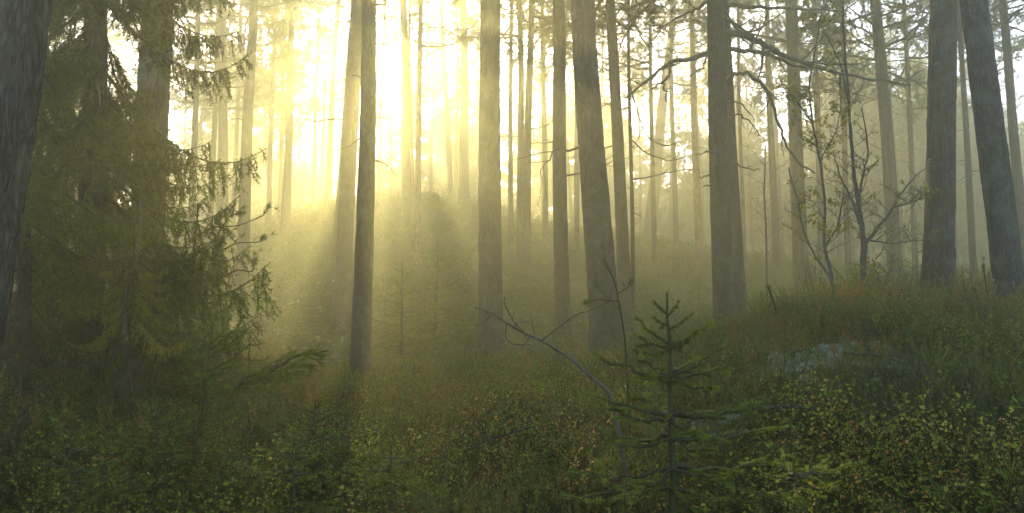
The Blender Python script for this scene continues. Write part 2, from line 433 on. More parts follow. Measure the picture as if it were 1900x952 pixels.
CATS = 'tree'
def pine(px0, py0, D, w0, px1, py1, label, crown=None, crown_at=8.0, H=None, mat=None, seed=0, group=None,
         dead=0, dead_h=(3, 8), low=0, name='pine_tree', bend=.02, taper=.55, cs=1.0, rough=1.0):
    """pine whose trunk passes through two photo points at depth D; w0 = base width in photo pixels"""
    rng = np.random.default_rng(1000 + seed)
    a = P(px0, py0, D); b = P(px1, py1, D)
    d = (b - a); d /= d[2]
    gx = a[0]; g0 = gz1(gx, D)
    base = np.array([gx + d[0] * (g0 - a[2]), D, g0])
    H = H or ((H_TOP if D < 19 else 17.0) - 1.0 - base[2] + rng.random() * (1 if D < 19 else 3))
    r0 = w0 / F_PX * D / 2
    root = empty(name, base)
    tag(root, label, 'pine tree' if name == 'pine_tree' else 'tree', group)
    near = D < 20
    n = int(H / (.05 if D < 4 else .10 if D < 12 else .25 if near else .6)); sides = 100 if D < 4 else 40 if D < 12 else 20 if near else 9
    t = np.linspace(0, 1, n + 1)
    hs = t * (H + .25) - .25
    ph = rng.random(2) * 6.28; fr = 1.5 + 2 * rng.random(2)
    wob = bend * H * .25
    cx = base[0] + d[0] * hs + wob * (np.sin(ph[0] + fr[0] * t * 3) - np.sin(ph[0])) * t
    cyy = base[1] + wob * (np.sin(ph[1] + fr[1] * t * 3) - np.sin(ph[1])) * t
    pts = np.stack([cx, cyy, base[2] + hs], 1)
    rad = r0 * (1 - taper * t ** .9) + r0 * .38 * np.exp(-np.maximum(hs, 0) / (r0 * 1.5))
    rad[-1] = .02
    m = MB()
    th = np.arange(sides) * 2 * np.pi / sides
    # uneven girth plus bark plates standing out
    A, Hh = np.meshgrid(th, hs)
    rn = 1 + rough * .10 * (fbm(np.cos(A) * 1.2 + 5 + seed, Hh * .8 + np.sin(A), seed, 3) - .45)
    if near:
        ca = 12 if D < 12 else 5
        wv = vnoise(A * ca / 3 + 7, Hh * 2.5, seed + 8) * 1.6
        pl = 1 - np.abs(2 * vnoise(A * ca + 3 + wv, Hh * 5 + wv, seed + 5) - 1)
        pl = pl * np.clip(np.minimum(A, 2 * np.pi - A) * 6, 0, 1)
        rn += rough * .13 * (pl - .5) * (1 if D < 12 else .7)
    rr = rad[:, None] * rn
    v = pts[:, None, :] + rr[..., None] * np.stack([np.cos(A), np.sin(A), 0 * A], -1)
    i = np.arange(n)[:, None] * sides; j = np.arange(sides)[None]; j2 = (j + 1) % sides
    m.add(v.reshape(-1, 3), np.stack([i + j, i + j2, i + sides + j2, i + sides + j], -1).reshape(-1, 4))
    m.build('trunk', mat or M_pine, root, smooth=True)
    def at(h):
        return np.array([np.interp(h, hs, pts[:, k]) for k in range(3)]), float(np.interp(h, hs, rad))
    if crown is not None:
        c, _ = at(min(crown_at, H - 3))
        o = bpy.data.objects.new('crown', crown_data(crown)); col.objects.link(o); o.parent = root
        o.location = tuple(c - base)
        sz = (H - min(crown_at, H - 3)) / 7.2
        o.scale = (cs, cs, sz * 1.02)
        o.rotation_euler = (0, math.atan(d[0]) * .8, rng.random() * 6.28)
    for k in range(dead):
        h = dead_h[0] + (dead_h[1] - dead_h[0]) * (k + rng.random()) / dead
        c, r = at(h); az = rng.random() * 6.28
        dr = np.array([math.cos(az), math.sin(az) * .6, rng.normal(-.05, .2)])
        L = rng.choice([.25, .5, 1.0, 1.5]) * (.7 + .6 * rng.random())
        q, qr = wiggle(rng, c + dr * r * .6, dr, L, 7, .011 + .006 * L, .004, bend=.2, lift=.02)
        s = []; twigs_on(s, rng, q, qr, 2 if L > .6 else 1, .8, up=.0, spread=.7)
        mm = MB(); prisms(mm, s, n=4); mm.build('branch', M_twig, root)
    for k in range(low):       # live lower boughs with needle tufts
        h = dead_h[1] - .5 + 2.0 * rng.random(); h = min(h, crown_at)
        c, r = at(h); az = rng.random() * 6.28
        dr = np.array([math.cos(az), math.sin(az), -.1])
        q, qr = wiggle(rng, c, dr, 1.3 + .8 * rng.random(), 7, .022, .006, bend=.2, lift=.0)
        s, tp = [], []; twigs_on(s, rng, q, qr, 2, 1.0, up=.05, spread=.7, tips=tp)
        mm = MB(); prisms(mm, s, n=4, h=.03); needles(mm, tp, 170, .10, .009, rng); mm.build('bough', M_pine_needle, root)
    return root, at, base

# the setting out of the named trunks: base px, py, depth, base width px, upper px, py
def lay_trees():
    T = {}
    T['edge'] = pine(-142, 900, 3.0, 168, 2, 0, 'massive grey scaly trunk cut off by the left edge of the photo', 0, 10, seed=1, mat=M_grey, taper=.4, rough=1.2)
    T['behind_spruce'] = pine(262, 640, 8.0, 61, 297, 0, 'stout brown pine trunk half hidden behind the right side of the drooping spruce', 1, 10, seed=2, taper=.35)
    T['slim_left'] = pine(447, 575, 17, 25, 472, 0, 'pale misty pine trunk just right of the drooping spruce', 2, 7.0, seed=3, dead=7, dead_h=(4, 8), low=3)
    T['hazy_550'] = pine(527, 480, 24, 18, 547, 0, 'thin golden pine trunk left of the sun glare with twiggy boughs', 3, 7.2, seed=4, dead=8, dead_h=(4, 9), low=4)
    T['ghost_410'] = pine(412, 500, 26, 22, 415, 0, 'faint grey pine trunk seen between the drooping spruce and the pale pine', 0, 6.5, seed=5, low=4, dead_h=(4, 6))
    T['glare_back'] = pine(634, 610, 15, 34, 658, 60, 'broad golden trunk directly behind the dark trunk under the sun', 1, 8.2, seed=6, dead=4, dead_h=(4, 8), taper=.4)
    T['lean_glare'] = pine(622, 500, 20, 18, 640, 250, 'slim trunk leaning into the golden trunk under the sun', 2, 11, seed=7, H=11)
    T['sun_dark'] = pine(668, 735, 10, 38, 684, 0, 'darkest trunk standing right under the sun glare', 3, 10, seed=8, dead=6, dead_h=(3, 6), taper=.62)
    T['crest_612'] = pine(607, 383, 28, 14, 618, 190, 'slim pine on the left shoulder of the knoll beside the stump', 0, 9, seed=9, dead=6, dead_h=(2, 7))
    T['t757'] = pine(757, 480, 23, 20, 750, 100, 'golden pine trunk just right of the sun glare, left one of a close pair', 1, 10.5, seed=10, dead=4, dead_h=(2, 7))
    T['t778'] = pine(774, 490, 20, 13, 780, 60, 'thin trunk right of the sun glare with a long bare branch near its top', 2, 9.5, seed=11, dead=3, dead_h=(3, 6.5), mat=M_pine_red)
    T['t768'] = pine(768, 430, 25, 7, 762, 90, 'thread thin sapling trunk squeezed between the pair right of the glare', 3, 9, seed=12, H=9)
    T['t835'] = pine(836, 375, 29, 12, 825, 100, 'slim pine on the knoll top leaning left towards the glare', 0, 7.2, seed=13, low=3, dead_h=(4, 7))
    T['t862'] = pine(861, 385, 27, 20, 860, 60, 'hazy pine on the knoll top close to the left side of the broad middle trunk', 1, 6.2, seed=14, low=5, dead_h=(3, 6), dead=3)
    T['mid'] = pine(912, 690, 13, 47, 907, 0, 'broad straight trunk in the middle behind the tip of the dead branch', 2, 7, seed=15, dead=1, dead_h=(2, 3), taper=.3)
    T['t950'] = pine(948, 480, 23, 11, 948, 60, 'leftmost slim stem of the three close stems right of the middle trunk', 3, 6.2, seed=16, low=2, dead=3)
    T['t966'] = pine(966, 500, 21.5, 15, 958, 0, 'middle wavy stem of the three close stems right of the middle trunk', 0, 6.8, seed=17, dead=4, bend=.04)
    T['t981'] = pine(976, 510, 21, 17, 985, 0, 'rightmost stem of the three close stems, touching the wavy one', 1, 6.8, seed=18, dead=5, low=3, dead_h=(3, 7))
    T['t1042'] = pine(1045, 640, 14.5, 30, 1036, 0, 'straight grey trunk between the three close stems and the thick leaning trunk', 2, 7.2, seed=19, dead=4, dead_h=(3, 7), taper=.35)
    T['thick'] = pine(1126, 650, 11.5, 57, 1084, 0, 'thickest trunk of the centre, leaning left, behind the bending pine shoot', 3, 10, seed=20, taper=.5, dead=1, dead_h=(3, 4))
    T['t1150'] = pine(1162, 620, 15.5, 27, 1135, 0, 'narrow dark trunk pressed against the right side of the thickest trunk', 0, 7.2, seed=21, dead=3, dead_h=(3, 7), taper=.5)
    T['t1172'] = pine(1175, 560, 16, 9, 1167, 0, 'pole thin young pine right of the narrow dark trunk', 1, 7, seed=22, H=9.5, dead=9, dead_h=(2, 7), low=5)
    T['t1220'] = pine(1203, 450, 36, 26, 1232, 170, 'faint pine far back leaning right under the crooked limb', 2, 8.5, seed=23, dead=6, dead_h=(3, 8))
    T['t1290'] = pine(1299, 500, 25, 16, 1283, 0, 'reddish slim trunk left of the tree with crooked limbs', 3, 7.5, seed=24, mat=M_pine_red, dead=4)
    T['limbs'] = pine(1346, 620, 12.5, 41, 1322, 0, 'dark pine with long crooked bare limbs on both sides', 0, 9.5, seed=25, taper=.42)
    T['t1372'] = pine(1376, 620, 14.5, 26, 1345, 100, 'grey trunk tucked behind the tree with crooked limbs', 1, 9, seed=26, taper=.4)
    T['t1380'] = pine(1382, 500, 24, 9, 1369, 60, 'thin reddish stem right behind the crooked limbed tree', 2, 9, seed=27, mat=M_pine_red, dead=4)
    T['t1433'] = pine(1441, 490, 27, 15, 1425, 0, 'hazy straight trunk between the crooked limbed tree and the birches', 3, 6.8, seed=28, dead=4, low=3)
    T['t1480'] = pine(1490, 560, 20, 29, 1462, 0, 'misty trunk overlapped by the leafy left birch', 0, 7, seed=29, dead=3, low=2, taper=.4)
    T['t1525'] = pine(1527, 505, 27, 16, 1515, 100, 'hazy slim trunk seen between the two birches', 1, 6.8, seed=30, dead=3, low=3)
    T['t1655'] = pine(1664, 545, 21, 27, 1628, 0, 'misty leaning trunk right of the bare birch', 2, 6.6, seed=31, dead=8, dead_h=(4, 9), low=3, taper=.5)
    T['t1740'] = pine(1739, 595, 9.5, 54, 1757, 0, 'very thick dark trunk, second from the right edge', 3, 10, seed=32, taper=.45, dead=1, dead_h=(2, 3))
    T['t1805'] = pine(1810, 570, 18, 13, 1783, 100, 'slim stem between the two dark trunks at the right', 0, 6.8, seed=33, dead=5, bend=.03)
    T['t1870'] = pine(1884, 620, 7.6, 49, 1810, 0, 'near black rough trunk leaning left by the right edge', 1, 10, seed=34, taper=.35, rough=1.2, mat=M_grey)
    T['t1895'] = pine(1905, 480, 16, 20, 1862, 0, 'hazy leaning trunk crossing the top right corner', 2, 6.4, seed=35, dead=8, dead_h=(3, 8), low=4)
    for k, (px, D, w, ca, lab) in enumerate([
        (352, 22, 13, 6.0, 'slender bushy pine glimpsed through the right fringe of the drooping spruce'),
        (498, 27, 10, 6.5, 'faint slender bushy pine between the pale trunk and the thin golden trunk'),
        (1012, 26, 12, 6.6, 'slender bushy pine in the gap right of the three close stems'),
        (1070, 24, 12, 6.4, 'bushy pine mostly hidden behind the left side of the thickest trunk'),
        (1215, 24, 10, 6.2, 'slender bushy pine left of the reddish slim trunk'),
        (1255, 29, 11, 6.4, 'thin bushy pine half way between the pole thin pine and the crooked limbed tree'),
        (1575, 25, 12, 6.4, 'bushy pine behind the top of the dark birch'),
        (1700, 24, 11, 6.2, 'bushy pine just left of the very thick dark trunk'),
        (388, 25, 12, 4.6, 'low crowned bushy pine right behind the dangling fringe of the drooping spruce'),
        (432, 31, 10, 4.8, 'low crowned hazy pine left of the pale misty trunk'),
        (518, 30, 9, 5.0, 'low crowned hazy pine hugging the thin golden trunk'),
        (580, 33, 9, 5.5, 'low crowned glowing pine left of the stump on the knoll'),
        (845, 33, 9, 5.6, 'low crowned hazy pine behind the pair on the knoll top'),
        (1845, 24, 10, 6.4, 'bushy pine peeping out beside the near black trunk')]):
        py = float(584 - (gz1((px - 950) / F_PX * D, D) - 1.6) / D * F_PX)
        T['bushy%d' % k] = pine(px, py, D, w, px + (950 - px) * .03, 0, lab, k % 4, ca, seed=60 + k, low=3, dead=2, dead_h=(3, ca), cs=1.15)
    return T
TREES = lay_trees()

# hazy pines that nothing tells apart, further back
rngf = np.random.default_rng(55)
FAR = [(505, 40), (560, 44), (576, 50), (590, 38), (702, 36), (725, 46), (795, 40), (815, 52), (893, 45), (1008, 42), (1062, 34), (1075, 47), (1100, 55),
       (1112, 38), (1190, 50), (1243, 48), (1262, 60), (1310, 42), (1335, 56), (1400, 46), (1418, 60), (1455, 40), (1503, 52), (1545, 44), (1560, 38),
       (1585, 58), (1600, 46), (1640, 52), (1680, 40), (1705, 56), (1725, 45), (1775, 38), (1825, 52), (1850, 42), (1880, 58), (350, 36), (330, 50), (190, 30), (210, 44), (60, 34), (20, 48), (100, 56)]
for k, (px, D) in enumerate(FAR):
    glare = 540 < px < 830
    w = F_PX * (.16 + .16 * rngf.random()) / D
    py = float(584 - (gz1((px - 950) / F_PX * D, D) - 1.6) / D * F_PX)
    pine(px, py, D, w, px + (950 - px) * .03 + rngf.normal(0, 12), 0,
         'faint hazy pine trunk far back in the mist', k % 4, 10.2 if glare else 6.2 + rngf.random() * 1.8, seed=200 + k, name='distant_pine',
         group='faint distant pines in the mist', dead=3 if D < 45 else 0, dead_h=(3, 8), low=0, cs=1.1)

# the wood beyond, one mass in the mist
rngm = np.random.default_rng(77)
fc = []
for k in range(3):
    cm = crown_mesh(np.random.default_rng(300 + k), height=8.5, spread=2.4, nl=26, tuft=(17, .42, .13), coarse=True)
    fc.append(pack(cm))
dm = MB()
for k in range(420):
    D = 44 + 115 * rngm.random(); px = -250 + 2450 * rngm.random()
    if 600 < px < 790 and D < 120 and rngm.random() < .5: continue
    xx = (px - 950) / F_PX * D; g0 = gz1(xx, D); H = 14.5 - g0 + rngm.random() * 5.5; r_ = .08 + .09 * rngm.random()
    dd = rngm.normal(0, .3, 2)
    tube(dm, [[xx, D, g0 - .2], [xx + dd[0] * .5, D, g0 + H * .5], [xx + dd[0], D + dd[1], g0 + H]], [r_ * 1.2, r_ * .8, .03], 6, .02)
    v, q, t_, h = fc[k % 3]; lo = .16 + .2 * rngm.random(); a = rngm.random() * 6.28; sz = H * (1 - lo) / 8.6; sw = 1.2 + .6 * rngm.random()
    V = np.stack([(v[:, 0] * math.cos(a) - v[:, 1] * math.sin(a)) * sw, (v[:, 0] * math.sin(a) + v[:, 1] * math.cos(a)) * sw, v[:, 2] * sz], 1) + [xx + dd[0] * lo, D, g0 + H * lo]
    dm.add(V, q, t_, h)
tag(dm.build('distant_wood', M_pine_needle), 'far off wood closing the view beyond the knoll, dissolving in mist', 'wood', kind='stuff')

# crooked limbs of the middle right tree
def limb(tree, pts2, D, w0, w1, seed, lev=2, dens=.9, need=False, dy=0.0, spread=.75, mat=None, name='branch'):
    root = tree[0]; rng = np.random.default_rng(seed)
    n = len(pts2)
    pts = np.array([P(x, y, D + dy * i / (n - 1)) for i, (x, y) in enumerate(pts2)])
    t = np.linspace(0, n - 1, (n - 1) * 4 + 1)
    q = np.stack([np.interp(t, np.arange(n), pts[:, k]) for k in range(3)], 1)
    q[1:-1] = (q[:-2] + 2 * q[1:-1] + q[2:]) / 4
    q[1:] += rng.normal(0, .012, (len(q) - 1, 3))
    rad = np.linspace(w0, w1, len(q)) / F_PX * D / 2
    m = MB(); s, tp = [], []
    tube(m, q, rad, 8, .05, .15, rng)
    if lev: 
        twigs_on(s, rng, q, rad, lev, dens, up=.03, spread=spread, lf=(.14, .38), tips=tp)
        s = s[len(q) - 1:]
        prisms(m, s, n=4, h=.05)
    if need: needles(m, tp, 170, .08, .008, rng)
    return m.build(name, mat or (M_pine_needle if need else M_twig), root)
L = TREES['limbs']; D0 = 12.4
limb(L, [(1316, 98), (1285, 110), (1252, 113), (1230, 125), (1205, 146), (1180, 166), (1158, 182)], D0, 11, 3, 1, 2, .9)
limb(L, [(1250, 114), (1242, 140), (1228, 155), (1208, 166)], D0, 6, 3, 2, 1, .6)
limb(L, [(1228, 153), (1236, 170), (1234, 188)], D0, 5, 2, 3, 1, .5)
limb(L, [(1314, 4), (1290, 18), (1262, 30), (1215, 55)], D0, 8, 2, 4, 2, 1.0, need=True)
limb(L, [(1312, 104), (1305, 125), (1280, 140)], D0, 5, 2, 5, 1, .5)
limb(L, [(1338, 6), (1380, 12), (1440, 15), (1500, 18), (1560, 22)], D0, 9, 3, 6, 3, 1.0, dy=.6)
limb(L, [(1340, 60), (1375, 62), (1410, 78), (1450, 100), (1500, 120), (1560, 137), (1620, 146), (1690, 158)], D0, 14, 4, 7, 3, 1.0, dy=1.0)
limb(L, [(1340, 90), (1370, 93), (1410, 98), (1450, 112), (1500, 128)], D0, 11, 5, 8, 2, 1.0, dy=.4)
limb(L, [(1345, 150), (1362, 138), (1385, 136), (1412, 152), (1432, 185), (1442, 220), (1455, 262), (1480, 300), (1512, 322)], D0, 9, 3, 9, 2, .9, dy=-.5)
limb(L, [(1345, 34), (1365, 45), (1395, 62), (1430, 40), (1455, 20)], D0, 6, 2, 10, 2, .9, dy=.5)
limb(L, [(1348, 188), (1372, 190), (1385, 200), (1400, 222)], D0, 4, 1.5, 11, 1, .8)
limb(L, [(1350, 212), (1375, 212), (1400, 235), (1420, 262)], D0, 3.5, 1.5, 12, 2, .8, dy=.5)
limb(L, [(1360, 305), (1385, 312), (1410, 316)], D0, 4, 1.5, 13, 1, .5)
limb(L, [(1322, 280), (1305, 284), (1288, 290)], D0, 4, 1.5, 14, 0)
limb(L, [(1322, 325), (1310, 326), (1300, 330)], D0, 4, 2, 15, 0)
limb(L, [(1322, 342), (1312, 343), (1306, 345)], D0, 4, 2, 16, 0)
limb(L, [(1345, 20), (1370, 60), (1395, 90), (1410, 130)], D0, 4, 1.5, 17, 2, 1, dy=.8)
tr = TREES['t778']
limb(tr, [(784, 84), (765, 75), (800, 80), (842, 84)], 20, 4, 2, 21, 1, .6)
limb(tr, [(782, 86), (842, 84), (865, 60), (885, 40), (880, 10)], 20, 5, 2, 22, 3, .9, dy=.8, need=True)
tr = TREES['sun_dark']
limb(tr, [(692, 135), (712, 140), (728, 162)], 10, 3, 1.2, 25, 1, .9)
limb(tr, [(690, 215), (718, 222), (742, 226)], 10, 3, 1.2, 26, 2, .9)
limb(tr, [(690, 180), (706, 192), (720, 210)], 10, 2.5, 1.2, 27, 1, .9)
limb(tr, [(672, 143), (655, 140)], 10, 4, 2.5, 28, 0)
limb(TREES['lean_glare'], [(640, 180), (615, 195), (590, 200)], 20, 3, 1.4, 29, 2, .9)
limb(TREES['t1172'], [(1170, 160), (1185, 215), (1205, 260), (1240, 272), (1262, 262)], 16, 3, 1.5, 31, 2, 1.1, need=True)
limb(TREES['t1172'], [(1172, 260), (1200, 285), (1240, 300), (1268, 292)], 16, 3, 1.5, 32, 2, 1.1, need=True)
limb(TREES['t1172'], [(1166, 200), (1150, 205), (1120, 190)], 16, 3, 1.5, 33, 2, 1.1, need=True)
limb(TREES['t981'], [(980, 95), (1010, 60), (1040, 20)], 20.5, 3.5, 1.5, 34, 3, 1.1, need=True)
limb(TREES['t981'], [(985, 240), (1010, 235), (1040, 215)], 20.5, 3, 1.5, 35, 3, 1.1, need=True)
limb(TREES['t950'], [(948, 90), (930, 60), (915, 20)], 22.5, 3.5, 1.5, 36, 3, 1.1, need=True)
limb(TREES['t862'], [(860, 200), (830, 205), (800, 225)], 26, 3, 1.5, 37, 3, 1.1, need=True)
limb(TREES['t1895'], [(1872, 60), (1840, 30), (1800, 0)], 16, 4, 1.5, 38, 3, 1., need=True)
limb(TREES['t1655'], [(1635, 90), (1680, 70), (1710, 40), (1740, 0)], 21, 6, 2, 39, 3, 1.2, need=True)
limb(TREES['t1655'], [(1638, 130), (1690, 150), (1740, 160)], 21, 4, 1.5, 40, 3, 1.2)

# ------------------------------------------------------------------ birches
def birch(label, paths, D, seed, leafn, leafspan, dens=1.0, lv=2):
    rng = np.random.default_rng(seed)
    x, y, w = paths[0][0]
    b = P(x, y, D); b[2] = gz1(b[0], D)
    root = empty('birch_tree', b); tag(root, label, 'birch tree')
    tips_all = []
    for pi, path in enumerate(paths):
        pts = np.array([P(px, py, D + (0 if pi == 0 else rng.normal(0, .1) * i)) for i, (px, py, w) in enumerate(path)])
        if pi == 0: pts[0] = b - np.array([0, 0, .05])
        ww = np.array([p[2] for p in path]) / F_PX * D / 2
        n = len(pts); t = np.linspace(0, n - 1, (n - 1) * 5 + 1)
        q = np.stack([np.interp(t, np.arange(n), pts[:, k]) for k in range(3)], 1)
        q[1:-1] = (q[:-2] + 2 * q[1:-1] + q[2:]) / 4
        q[2:] += rng.normal(0, .004, (len(q) - 2, 3))
        rad = np.interp(t, np.arange(n), ww)
        m = MB(); tube(m, q, rad, 10 if pi == 0 else 6, .3, .12, rng)
        s, tp = [], []; allseg = []
        thin = np.minimum(rad, .009)
        L = len(q)
        cut = int(L * .3) if pi == 0 else 0
        m.build('trunk' if pi == 0 else 'branch', M_birch, root)
        for b_ in range(int(dens * (22 if pi == 0 else 12))):
            k = int(rng.integers(cut, L - 1)) if L - 1 > cut else 0
            d = np.array([rng.choice([-1, 1]) * (.4 + .6 * rng.random()), rng.normal(0, .5), .45 + .5 * rng.random()])
            ln = (.18 + .40 * rng.random()) * (1.15 - k / L * .6) * (1 if pi == 0 else .6)
            qq, rr = wiggle(rng, q[k], d, ln, 6, max(.0035, thin[k] * .5), .0018, bend=.07, lift=.01)
            s = []; twigs_on(s, rng, qq, rr, lv - 1, 1.0, up=.15, spread=.6, tips=tp)
            m = MB(); prisms(m, s, n=3, h=.3); m.build('branch', M_birch, root); allseg += s
        sg = np.array(allseg)
        tips_all.append(sg)
    sg = np.concatenate(tips_all)
    idx = rng.integers(0, len(sg), leafn * 3)
    tt = rng.random(len(idx))[:, None]
    pp = sg[idx, :3] * (1 - tt) + sg[idx, 3:6] * tt
    zlo, zhi = leafspan
    k = (pp[:, 2] > zlo) & (pp[:, 2] < zhi)
    cl = vnoise(pp[:, 0] * 5, pp[:, 2] * 5, seed) > .28
    pp = pp[k & cl][:leafn]
    m = MB(); leaves(m, pp + rng.normal(0, .008, pp.shape) - np.array([0, 0, .01]), .038, .03, rng, h=(.2, 1), flat=.9)
    m.build('crown', M_birch_leaf, root)
    return root
birch('dark birch with spreading nearly bare twigs left of the very thick dark trunk',
      [[(1600, 588, 13), (1602, 500, 11.5), (1603, 455, 11), (1596, 400, 7.5), (1586, 330, 6.5), (1578, 240, 5.5), (1572, 150, 4.5), (1566, 70, 4), (1563, -20, 3)],
       [(1603, 455, 7), (1625, 428, 5.5), (1652, 395, 4.5), (1668, 362, 4), (1700, 325, 3), (1735, 300, 1.6)],
       [(1598, 425, 5), (1585, 380, 4), (1560, 330, 3), (1545, 280, 2)],
       [(1660, 385, 4), (1700, 372, 3), (1742, 360, 1.6)],
       [(1606, 445, 4), (1650, 452, 3), (1700, 448, 2), (1745, 440, 1.5)],
       [(1592, 400, 5), (1600, 330, 4), (1612, 280, 3), (1600, 200, 2)],
       [(1576, 200, 3), (1560, 120, 2.5), (1530, 60, 2)]],
      8.6, 71, 520, (1.8, 6), 1.5, 3)
birch('slender birch with many small yellow leaves on the crest, left one of the two birches',
      [[(1552, 590, 9), (1549, 540, 8), (1540, 500, 7), (1528, 450, 5), (1532, 380, 4.5), (1522, 300, 4), (1508, 230, 3.5), (1500, 160, 3), (1515, 80, 2.5), (1528, 0, 2)],
       [(1545, 520, 5), (1515, 480, 4), (1490, 430, 3), (1480, 370, 3), (1462, 310, 2)],
       [(1530, 460, 4), (1555, 420, 3), (1565, 360, 2)],
       [(1508, 230, 3), (1480, 190, 2), (1450, 160, 1.5)],
       [(1520, 300, 3), (1550, 250, 2), (1560, 200, 1.5)]],
      8.4, 72, 1500, (1.7, 6), 1.5, 3)
birch('tiny yellow leaved birch seedling between the bare birch and the very thick trunk',
      [[(1632, 585, 4), (1634, 550, 3), (1628, 510, 2.5), (1618, 480, 1.5)], [(1634, 550, 2.5), (1648, 510, 2), (1655, 470, 1.5)]], 8.2, 73, 130, (1.3, 3), .5, 2)
birch('hair thin bare birch sapling left of the leafy birch in the mist',
      [[(1421, 520, 4), (1422, 440, 3.5), (1418, 360, 3), (1420, 270, 2)]], 13.5, 74, 40, (1.3, 6), .9, 2)

# ------------------------------------------------------------------ spruces
def spruce_axis(segs, tw, rng, p0, p1, sag, side, n=9, gap=.035, sub=True, flatness=.25, fwd=.75, r0=.006):
    """a bough: curved axis with side twigs in a flat fan"""
    p0 = np.array(p0, float); p1 = np.array(p1, float)
    t = np.linspace(0, 1, n + 1)[:, None]
    q = p0 * (1 - t) + p1 * t; q[:, 2] += (-sag * 4 * t * (1 - t))[:, 0]
    q[1:-1] += rng.normal(0, .006 * min(1, np.linalg.norm(p1 - p0) / .35), (n - 1, 3))
    r = np.linspace(r0, .0015, n + 1)
    for k in range(n):
        segs.append([*q[k], *q[k + 1], r[k], r[k + 1]]); 
        if k > 0: tw.append([*q[k], *q[k + 1], 0, 0])
    L = np.linalg.norm(p1 - p0)
    m = max(2, int(L / gap))
    for b in range(m):
        tt = .12 + .86 * (b + rng.random() * .6) / m
        k = min(n - 1, int(tt * n)); f = tt * n - k
        p = q[k] * (1 - f) + q[k + 1] * f
        d = q[k + 1] - q[k]; d /= np.linalg.norm(d)
        s = np.cross(d, [0, 0, 1.0]); s /= np.linalg.norm(s) + 1e-6
        sg = 1 if b % 2 else -1
        dd = d * fwd + s * sg + np.array([0, 0, rng.normal(0, flatness)])
        dd /= np.linalg.norm(dd)
        l2 = side * (1 - tt * .75) * (.6 + .6 * rng.random()) * min(1, tt * 5)
        e = p + dd * l2 + np.array([0, 0, -.12 * l2])
        segs.append([*p, *e, .0022, .001]); tw.append([*p, *e, 0, 0])
        if sub and l2 > .09:
            for c in range(int(l2 / .05)):
                t3 = .3 + .6 * rng.random(); p3 = p * (1 - t3) + e * t3
                d3 = dd * .8 + d * .4 + rng.normal(0, .4, 3); d3 /= np.linalg.norm(d3)
                e3 = p3 + d3 * l2 * .35
                segs.append([*p3, *e3, .0015, .0008]); tw.append([*p3, *e3, 0, 0])

def sapling(label, top, bot, D, w, boughs, seed, nd=(900, .014, .0022), fill=0, fill_len=.3, hue=(.3, .8), name='spruce_sapling', mat=None, gap=.035, side=.4, dD=0.0):
    rng = np.random.default_rng(seed)
    tp = P(*top, D); bt = P(*bot, D); base = bt.copy()
    g0 = gz1(bt[0], D)
    if g0 < bt[2] or True:
        k = (tp[2] - g0) / (tp[2] - bt[2]); base = tp + (bt - tp) * k
    root = empty(name, base); tag(root, label, 'spruce sapling')
    n = 16; t = np.linspace(0, 1, n + 1)[:, None]
    q = base * (1 - t) + tp * t; q[1:-1] += rng.normal(0, .004, (n - 1, 3))
    rad = np.linspace(w / F_PX * D / 2, .003, n + 1)
    m = MB(); tube(m, q, rad, 10, .1, .15, rng)
    top_segs = [[*q[k], *q[k + 1], 0, 0] for k in range(int(n * .45), n)]
    needles(m, top_segs, nd[0] * .8, nd[1], nd[2], rng, h=hue, lean=1.2)
    m.build('trunk', mat or M_spruce_needle, root)
    H = tp[2] - base[2]
    for (y0, x1, y1, dd) in boughs:
        f = (P(950, y0, D)[2] - base[2]) / H
        p0 = base + (tp - base) * f
        p1 = P(x1, y1, D + dd); L_ = np.linalg.norm(p1 - p0)
        s, tw = [], []
        spruce_axis(s, tw, rng, p0, p1, .06 * L_, side * L_, gap=gap, r0=.004 + .012 * L_)
        m = MB(); prisms(m, s, h=.03, n=4); needles(m, tw, *nd, rng, h=hue, lean=1.3)
        m.build('branch', mat or M_spruce_needle, root)
    if fill:
        s, tw = [], []
        for k in range(fill):
            f = .06 + .88 * (k + rng.random()) / fill
            p0 = base + (tp - base) * f; az = rng.random() * 6.28
            L_ = fill_len * (1.05 - f) + .04; el = -.15 + .7 * f
            p1 = p0 + L_ * np.array([math.cos(az), math.sin(az), math.sin(el)])
            spruce_axis(s, tw, rng, p0, p1, .05 * L_, side * L_, gap=gap * 1.3, r0=.003 + .01 * L_)
        m = MB(); prisms(m, s, h=.03); needles(m, tw, nd[0] * .8, nd[1], nd[2], rng, h=hue, lean=1.0)
        m.build('crown', mat or M_spruce_needle, root)
    return root

sapling('young spruce in the foreground with mossy green boughs in tiers and a clear leader',
        (1238, 542), (1252, 960), 2.35, 25,
        [(583, 1212, 558, -.03), (585, 1259, 560, .02), (612, 1284, 582, .02), (605, 1214, 590, .05),
         (640, 1180, 590, -.03), (645, 1176, 620, -.12), (642, 1195, 655, -.2), (640, 1322, 598, .03), (648, 1292, 618, -.15), (640, 1250, 612, .18),
         (702, 1102, 655, .02), (705, 1205, 690, -.25), (700, 1348, 634, .05), (700, 1368, 668, -.1), (700, 1332, 720, -.25), (695, 1180, 650, .3), (690, 1290, 650, .35),
         (770, 1065, 716, .05), (772, 1130, 760, -.25), (768, 1385, 748, .0), (768, 1425, 742, .2), (775, 1300, 800, -.35), (765, 1190, 720, .4),
         (812, 1462, 782, .05), (812, 1135, 828, -.05), (815, 1330, 835, -.3), (808, 1120, 800, .35),
         (865, 1055, 878, .05), (868, 1350, 880, -.2), (862, 1420, 850, .35), (870, 1150, 905, -.3), (900, 1090, 930, .0), (905, 1370, 925, .0), (905, 1300, 945, -.3)],
        81, nd=(2600, .013, .0024), hue=(.18, .75), gap=.06, side=.27)
